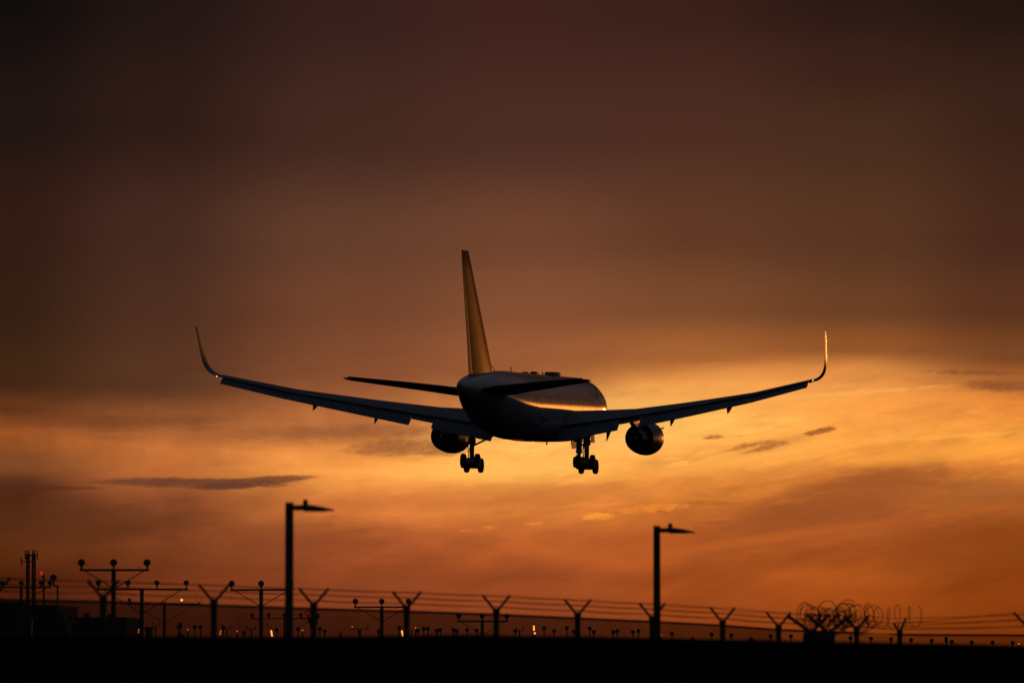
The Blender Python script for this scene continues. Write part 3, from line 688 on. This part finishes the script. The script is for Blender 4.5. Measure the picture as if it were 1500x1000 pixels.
mast(229, 912.5, 520, (-5, 5), 'tiny far crossbar behind the low mast with the amber lamp', brace=False, lamp_r=.09)
mast(761, 919.5, 520, (-5, 5), 'tiny far crossbar left of the bright far flare lamp', brace=False, lamp_r=.09)
# lone lamp on its own bracket beside the left mast
p = at(79, 846, 165)
o = thing('approach_light', 'lone round lamp on a thin post between the antenna mast and the tallest lamp mast', 'lamp', (p.x, 165, 0))
lamp_mb(0, p.z, .115).build('lamp', M['mast'], o)
b = MB(); b.tube([(0, 0, p.z - .26), (.16, 0, p.z - .27)], .03, 8); b.tube([(.14, 0, 0), (.14, 0, p.z - .27)], .03, 8); b.build('post', M['mast'], o)

# small lamps on short posts, only their heads above the bank
DL = 240.0
dots = [(262, 918), (286, 918), (294.5, 918), (328, 919), (358, 926), (406, 922), (437, 920.5), (469, 920.5), (476, 924), (526.7, 925), (555, 924), (585, 919), (612, 923.5), (621, 920), (627, 920.5), (640, 923.5), (645, 922), (664.5, 922), (669, 924), (684.5, 922), (698, 923), (754.7, 923.5), (797, 919.5), (811.5, 923.5), (830, 919.5), (840.5, 924.5), (863.6, 920), (869.6, 925), (898, 925), (904, 923.5), (926.7, 925), (935, 923.5), (983.8, 927.5), (1042, 928.5), (1070.7, 929.8), (1128, 931), (1157.8, 931.2), (1245, 934), (1275, 934.8), (1304, 935.6), (1333.5, 936.7), (1363.6, 937.6), (1393, 939), (1422, 940), (1452.6, 940.2), (1482, 941)]
proto = None
for px, py in dots:
    p = at(px, py, DL)
    if proto is None:
        proto = thing('approach_lamp', 'small unlit round lamp on a thin post just showing above the dark bank', 'lamp', (p.x, DL, 0), 0, 'small unlit approach lamps along the bank')
        lamp_mb(0, 0, .10).build('lamp', M['mast'], proto)
        b = MB(); b.tube([(0, .03, -5.2), (0, .03, -.1)], .03, 6); b.build('post', M['mast'], proto)
        note_kids(proto); o = proto
    else: o = copy_tree(proto)
    o.location = (p.x, DL, p.z)
# stakes
for px, py, lab in ((1385, 932, 'thin upright marker stake between two small lamps at the far right'), (104, 899, 'thin rod antenna standing on the left building block'), (265, 911, 'thin far pole beside the low mast with the amber lamp')):
    p = at(px, py, 300); b = MB(); b.tube([(0, 0, 0), (0, 0, p.z)], .05, 6); b.lathe((0, 0, p.z - .35), (0, 0, 1), ((0, .05), (.05, .10), (.3, .10), (.35, .04)), 8)
    o = b.build('marker_pole', M['mast']); o.location = (p.x, 300, 0); tag(o, lab, 'pole')
# lit lamps
def lit(px, py, d, r, mat, label, tall=0.0, lean=0.0):
    p = at(px, py, d); o = thing('lit_lamp', label, 'lit lamp', (p.x, d, 0), 0, None)
    b = MB()
    if tall: b.tube([(-lean, 0, p.z - tall), (0, 0, p.z), (lean, 0, p.z + tall)], r, 10)
    else: b.lathe((0, .1, p.z), (0, -1, 0), ((0, r * .4), (.06, r * .9), (.12, r), (.17, r * .7), (.19, r * .2)), 14)
    b.build('lamp', M[mat], o)
    b = MB(); b.tube([(0, .06, 0), (0, .06, p.z - r - tall * .6)], .035, 6); b.build('post', M['mast'], o)
lit(398.5, 927, 200, .030, 'warm', 'bright yellow upright lamp left of the taller street lamp base', .12, -.02)
lit(589.5, 927, 200, .030, 'warm', 'bright yellow upright lamp just left of a fence post under the left gear', .11, -.015)
lit(782, 919.5, 200, .030, 'warm', 'bright orange upright lamp standing high right of centre', .10, 0)
lit(783.5, 927, 200, .040, 'warm', 'small bright lamp right under the orange upright lamp')
lit(323.5, 926, 200, .015, 'amber', 'faint slim amber lamp beside the fourth fence post', .10, .02)
lit(204, 923.5, 200, .013, 'amber', 'faint slim amber lamp left of the low mast pole', .08, .01)
lit(48, 920, 200, .014, 'faint', 'thin dim upright light in front of the left building', .40, .01)
lit(348, 924, 240, .034, 'amber', 'small amber lamp between two fence posts on the left')
lit(275.6, 921.8, 240, .030, 'amber', 'small amber lamp left of the fourth fence post')
lit(443.6, 922.5, 240, .036, 'amber', 'small amber lamp just left of the red fixture by a post')
lit(609, 919, 300, .045, 'amber', 'tiny amber lamp just right of the bright lamp and fence post')
lit(603, 919, 300, .036, 'dimred', 'tiny dim red lamp touching the fence post right side')
lit(968.5, 930, 240, .022, 'white', 'tiny white lamp at the foot of the shorter looking street lamp')
lit(1491, 942.5, 240, .030, 'amber', 'tiny lamp at the far right end above the bank')
# red obstruction light on its thin pole
p = at(61.5, 837, 400); o = thing('obstruction_light', 'thin pole with a glowing red warning lamp beside the lattice masts', 'warning light', (at(65, 0, 400).x, 400, 0))
b = MB(); b.tube([(0, 0, 0), (0, 0, at(0, 842, 400).z)], .10, 8, .07); b.tube([(0, 0, p.z - .5), (-.2, 0, p.z - .3)], .05, 6); b.build('pole', M['mast'], o)
b = MB(); b.lathe((-.2, 0, p.z - .3), (0, 0, 1), ((0, .07), (.08, .11), (.26, .11), (.34, .05)), 14); b.build('red_lamp', M['red'], o)
# twin red fixture on the fence post region
p = at(458, 899, 150); o = thing('signal_light', 'pair of red signal lamps clustered around a fence post left of centre', 'signal light', (p.x, 150, 0))
b = MB(); b.tube([(0, 0, 0), (0, 0, p.z - .12)], .05, 8); b.box((0, 0, p.z - .12), (.30, .06, .05)); b.build('post', M['mast'], o)
for dx, dz, mm in ((-.13, .03, 'dimred'), (.14, -.06, 'mast'), (-.06, -.20, 'mast'), (.08, -.24, 'mast')):
    lo = lamp_mb(dx, p.z + dz, .085).build('lamp', M['mast'], o)
    if mm != 'mast':
        b = MB(); b.lathe((dx, -.085, p.z + dz), (0, -1, 0), ((0, .055), (.012, .055)), 14); b.build('lens', M['red'], lo)

# ------------------------------------------------------------------ lattice masts
def lattice(px, ytop, d, w, label, arms_):
    p = at(px, ytop, d); o = thing('lattice_mast', label, 'antenna mast', (p.x, d, 0), R(12), 'lattice antenna masts at the left')
    H = p.z; c = [(-w, -w), (w, -w), (w, w), (-w, w)]
    b = MB()
    for x, y in c: b.tube([(x, y, 0), (x, y, H)], .085, 6)
    n = int(H / (w * 2.4))
    for k in range(n):
        z0, z1 = H * k / n, H * (k + 1) / n
        for i in range(4):
            a, e = (c[i], c[(i + 1) % 4]) if k % 2 else (c[(i + 1) % 4], c[i])
            b.tube([(a[0], a[1], z0), (e[0], e[1], z1)], .038, 4)
            b.tube([(c[i][0], c[i][1], z1), (c[(i + 1) % 4][0], c[(i + 1) % 4][1], z1)], .035, 4)
    b.build('lattice', M['mast'], o)
    for x0, x1, y in arms_:
        z = at(0, y, d).z; k = d / FPX
        b = MB(); b.tube([(x0 * k, -w, z), (x1 * k, -w, z)], .06, 6)
        for x in (x0, x1): b.tube([(x * k, -w, z - .45), (x * k, -w, z + .5)], .06, 6)
        b.build('antenna_arm', M['mast'], o)
    b = MB(); b.tube([(-w, 0, H), (-w, 0, H + .35)], .04, 5); b.tube([(w, 0, H), (w, 0, H + .5)], .04, 5); b.build('whip_antenna', M['mast'], o)
lattice(41.5, 811, 520, .11, 'tall lattice antenna mast with a side arm, left one of the close pair', ((-4, 8, 813), (-10, 6, 822.5), (-2, 10, 861)))
lattice(50, 811, 530, .13, 'tall lattice antenna mast, plainer right one of the close pair', ((-8, 5, 813.5),))

# ------------------------------------------------------------------ buildings and parked jet
def building(x0, x1, ytop, d, depth, label, extra=()):
    a, c = at(x0, ytop, d), at(x1, ytop, d); w = c.x - a.x; H = a.z
    o = thing('airport_building', label, 'building', ((a.x + c.x) / 2, d + depth / 2, 0), 0, 'low airport buildings at the left')
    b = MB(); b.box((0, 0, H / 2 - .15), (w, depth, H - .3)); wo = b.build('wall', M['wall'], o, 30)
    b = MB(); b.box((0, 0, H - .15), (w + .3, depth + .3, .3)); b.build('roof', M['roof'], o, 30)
    n = max(3, int(w / 2.6)); wm = MB(); wm.box((0, 0, 0), (1.3, .08, 1.2)); me = wm.mesh('window', M['glass'])
    for i in range(n):
        q = bpy.data.objects.new('window', me); COL.objects.link(q); q.parent = o; q.location = (-w / 2 + w * (i + .5) / n, -depth / 2 - .03, H * .55)
    for ex0, ex1, ey in extra:
        p, q = at(ex0, ey, d), at(ex1, ey, d); b = MB(); b.box(((p.x + q.x) / 2 - o.location.x, -depth / 2 + 1.6, (H + p.z) / 2), (q.x - p.x, 2.6, p.z - H + .01)); b.build('roof_unit', M['roof'], o, 30)
building(-420, 85, 886, 640, 30, 'widest dark flat roofed airport building at the left edge', ((-40, 35, 881.5),))
building(85.5, 94, 897.5, 640, 12, 'narrow dark block joined to the right end of the widest building')
building(94.5, 111, 911.5, 655, 12, 'lowest dark block between the two airport buildings')
building(111.5, 184, 903.5, 630, 22, 'smaller dark flat roofed building behind the second fence post', ((124, 130, 897.5), (158, 165, 899)))
building(214, 221, 917.5, 600, 4, 'tiny dark hut right of the parked jet tail')
d = 900; p = at(188, 926, d)
pj = thing('parked_jet', 'parked jet showing only its swept tail fin beside the smaller building', 'airliner', (p.x, d, 0), R(-90))
def rg(y, zc, r): return [Vector((r * math.cos(2 * math.pi * k / 18), y, zc + r * math.sin(2 * math.pi * k / 18))) for k in range(18)]
b = MB(); b.loft([rg(-26, 2.7, .1), rg(-25.5, 2.6, .6), rg(-24, 2.5, 1.1), rg(-21, 2.4, 1.35), rg(-6, 2.4, 1.35), rg(-2, 2.65, 1.0), rg(2, 2.9, .5), rg(3.5, 3.0, .15)]); b.build('fuselage', M['wing'], pj)
b = MB(); b.loft([[Vector((x, y, z)) for x, y in ((-.12, y0), (.12, y0), (.12, y1), (-.12, y1))] for z, y0, y1 in ((3.0, -3.4, 1.2), (8.15, .55, 2.5))]); b.build('tail_fin', M['wing'], pj)
b = MB(); b.loft([[Vector((x, y, 8.15 + zz)) for x, y in ((-3, 3.2), (0, .9), (3, 3.2), (3, 4.0), (0, 2.9), (-3, 4.0))] for zz in (0, .15)])
b = MB(); b.box((0, -12, 1.6), (15, 2.2, .3)); b.build('wing', M['wing'], pj)
for y in (-22, -11):
    b = MB(); b.tube([(0, y, 0), (0, y, 1.3)], .25, 8); b.build('landing_gear', M['gear'], pj)

# ------------------------------------------------------------------ low shrubs
def shrub(px, py, d, w, label):
    p = at(px, py, d); z0 = p.z - .65; o = thing('shrub', label, 'shrub', (p.x, d, z0), 0, 'low shrubs on the bank')
    b = MB()
    for k in range(260):
        a = random.uniform(0, 2 * math.pi); rr = math.sqrt(random.random()) * w; h = random.random() ** .7 * .62 * (1 - (rr / w) ** 2 * .8)
        c = Vector((math.cos(a) * rr, math.sin(a) * rr, h)); q = Euler((random.uniform(0, 6), random.uniform(0, 6), random.uniform(0, 6))).to_matrix(); s = random.uniform(.03, .07)
        i = len(b.v); b.v += [tuple(c + q @ Vector(v) * s) for v in ((-1, 0, 0), (0, -.5, .1), (1, 0, 0), (0, .5, .1))]; b.f.append((i, i + 1, i + 2, i + 3))
    b.build('foliage', M['leaf'], o)
    b = MB(); b.tube([(0, 0, -3), (0, 0, .3)], .03, 6); b.build('stem', M['mast'], o)
shrub(1100, 929, 140, .18, 'low rounded shrub between the shorter street lamp and the pier')
shrub(1013.5, 928, 140, .09, 'tiny narrow shrub just right of the shorter looking street lamp')
shrub(499.5, 924, 140, .12, 'tiny pointed shrub between the signal lamps and the tiny far crossbar')
shrub(266, 923, 140, .22, 'wide low shrub at the foot of the low mast with the amber lamp')

# ------------------------------------------------------------------ short grass on the bank's crest
gm = MB()
for k in range(7000):
    x = random.uniform(-12, 12); y = random.uniform(57.5, 61.5); z = ground_z(x, y) - .005
    h = random.uniform(.012, .03) * (1 + .6 * math.sin(x * 2.1) * math.sin(x * .7)); a = random.uniform(0, 3.14); w = random.uniform(.002, .005)
    i = len(gm.v); dx, dy = math.cos(a) * w, math.sin(a) * w; lx, ly = random.uniform(-.5, .5) * h, random.uniform(-.5, .5) * h
    gm.v += [(x - dx, y - dy, z), (x + dx, y + dy, z), (x + lx, y + ly, z + h)]; gm.f.append((i, i + 1, i + 2))
gr = gm.build('grass', M['soil']); gr['kind'] = 'stuff'
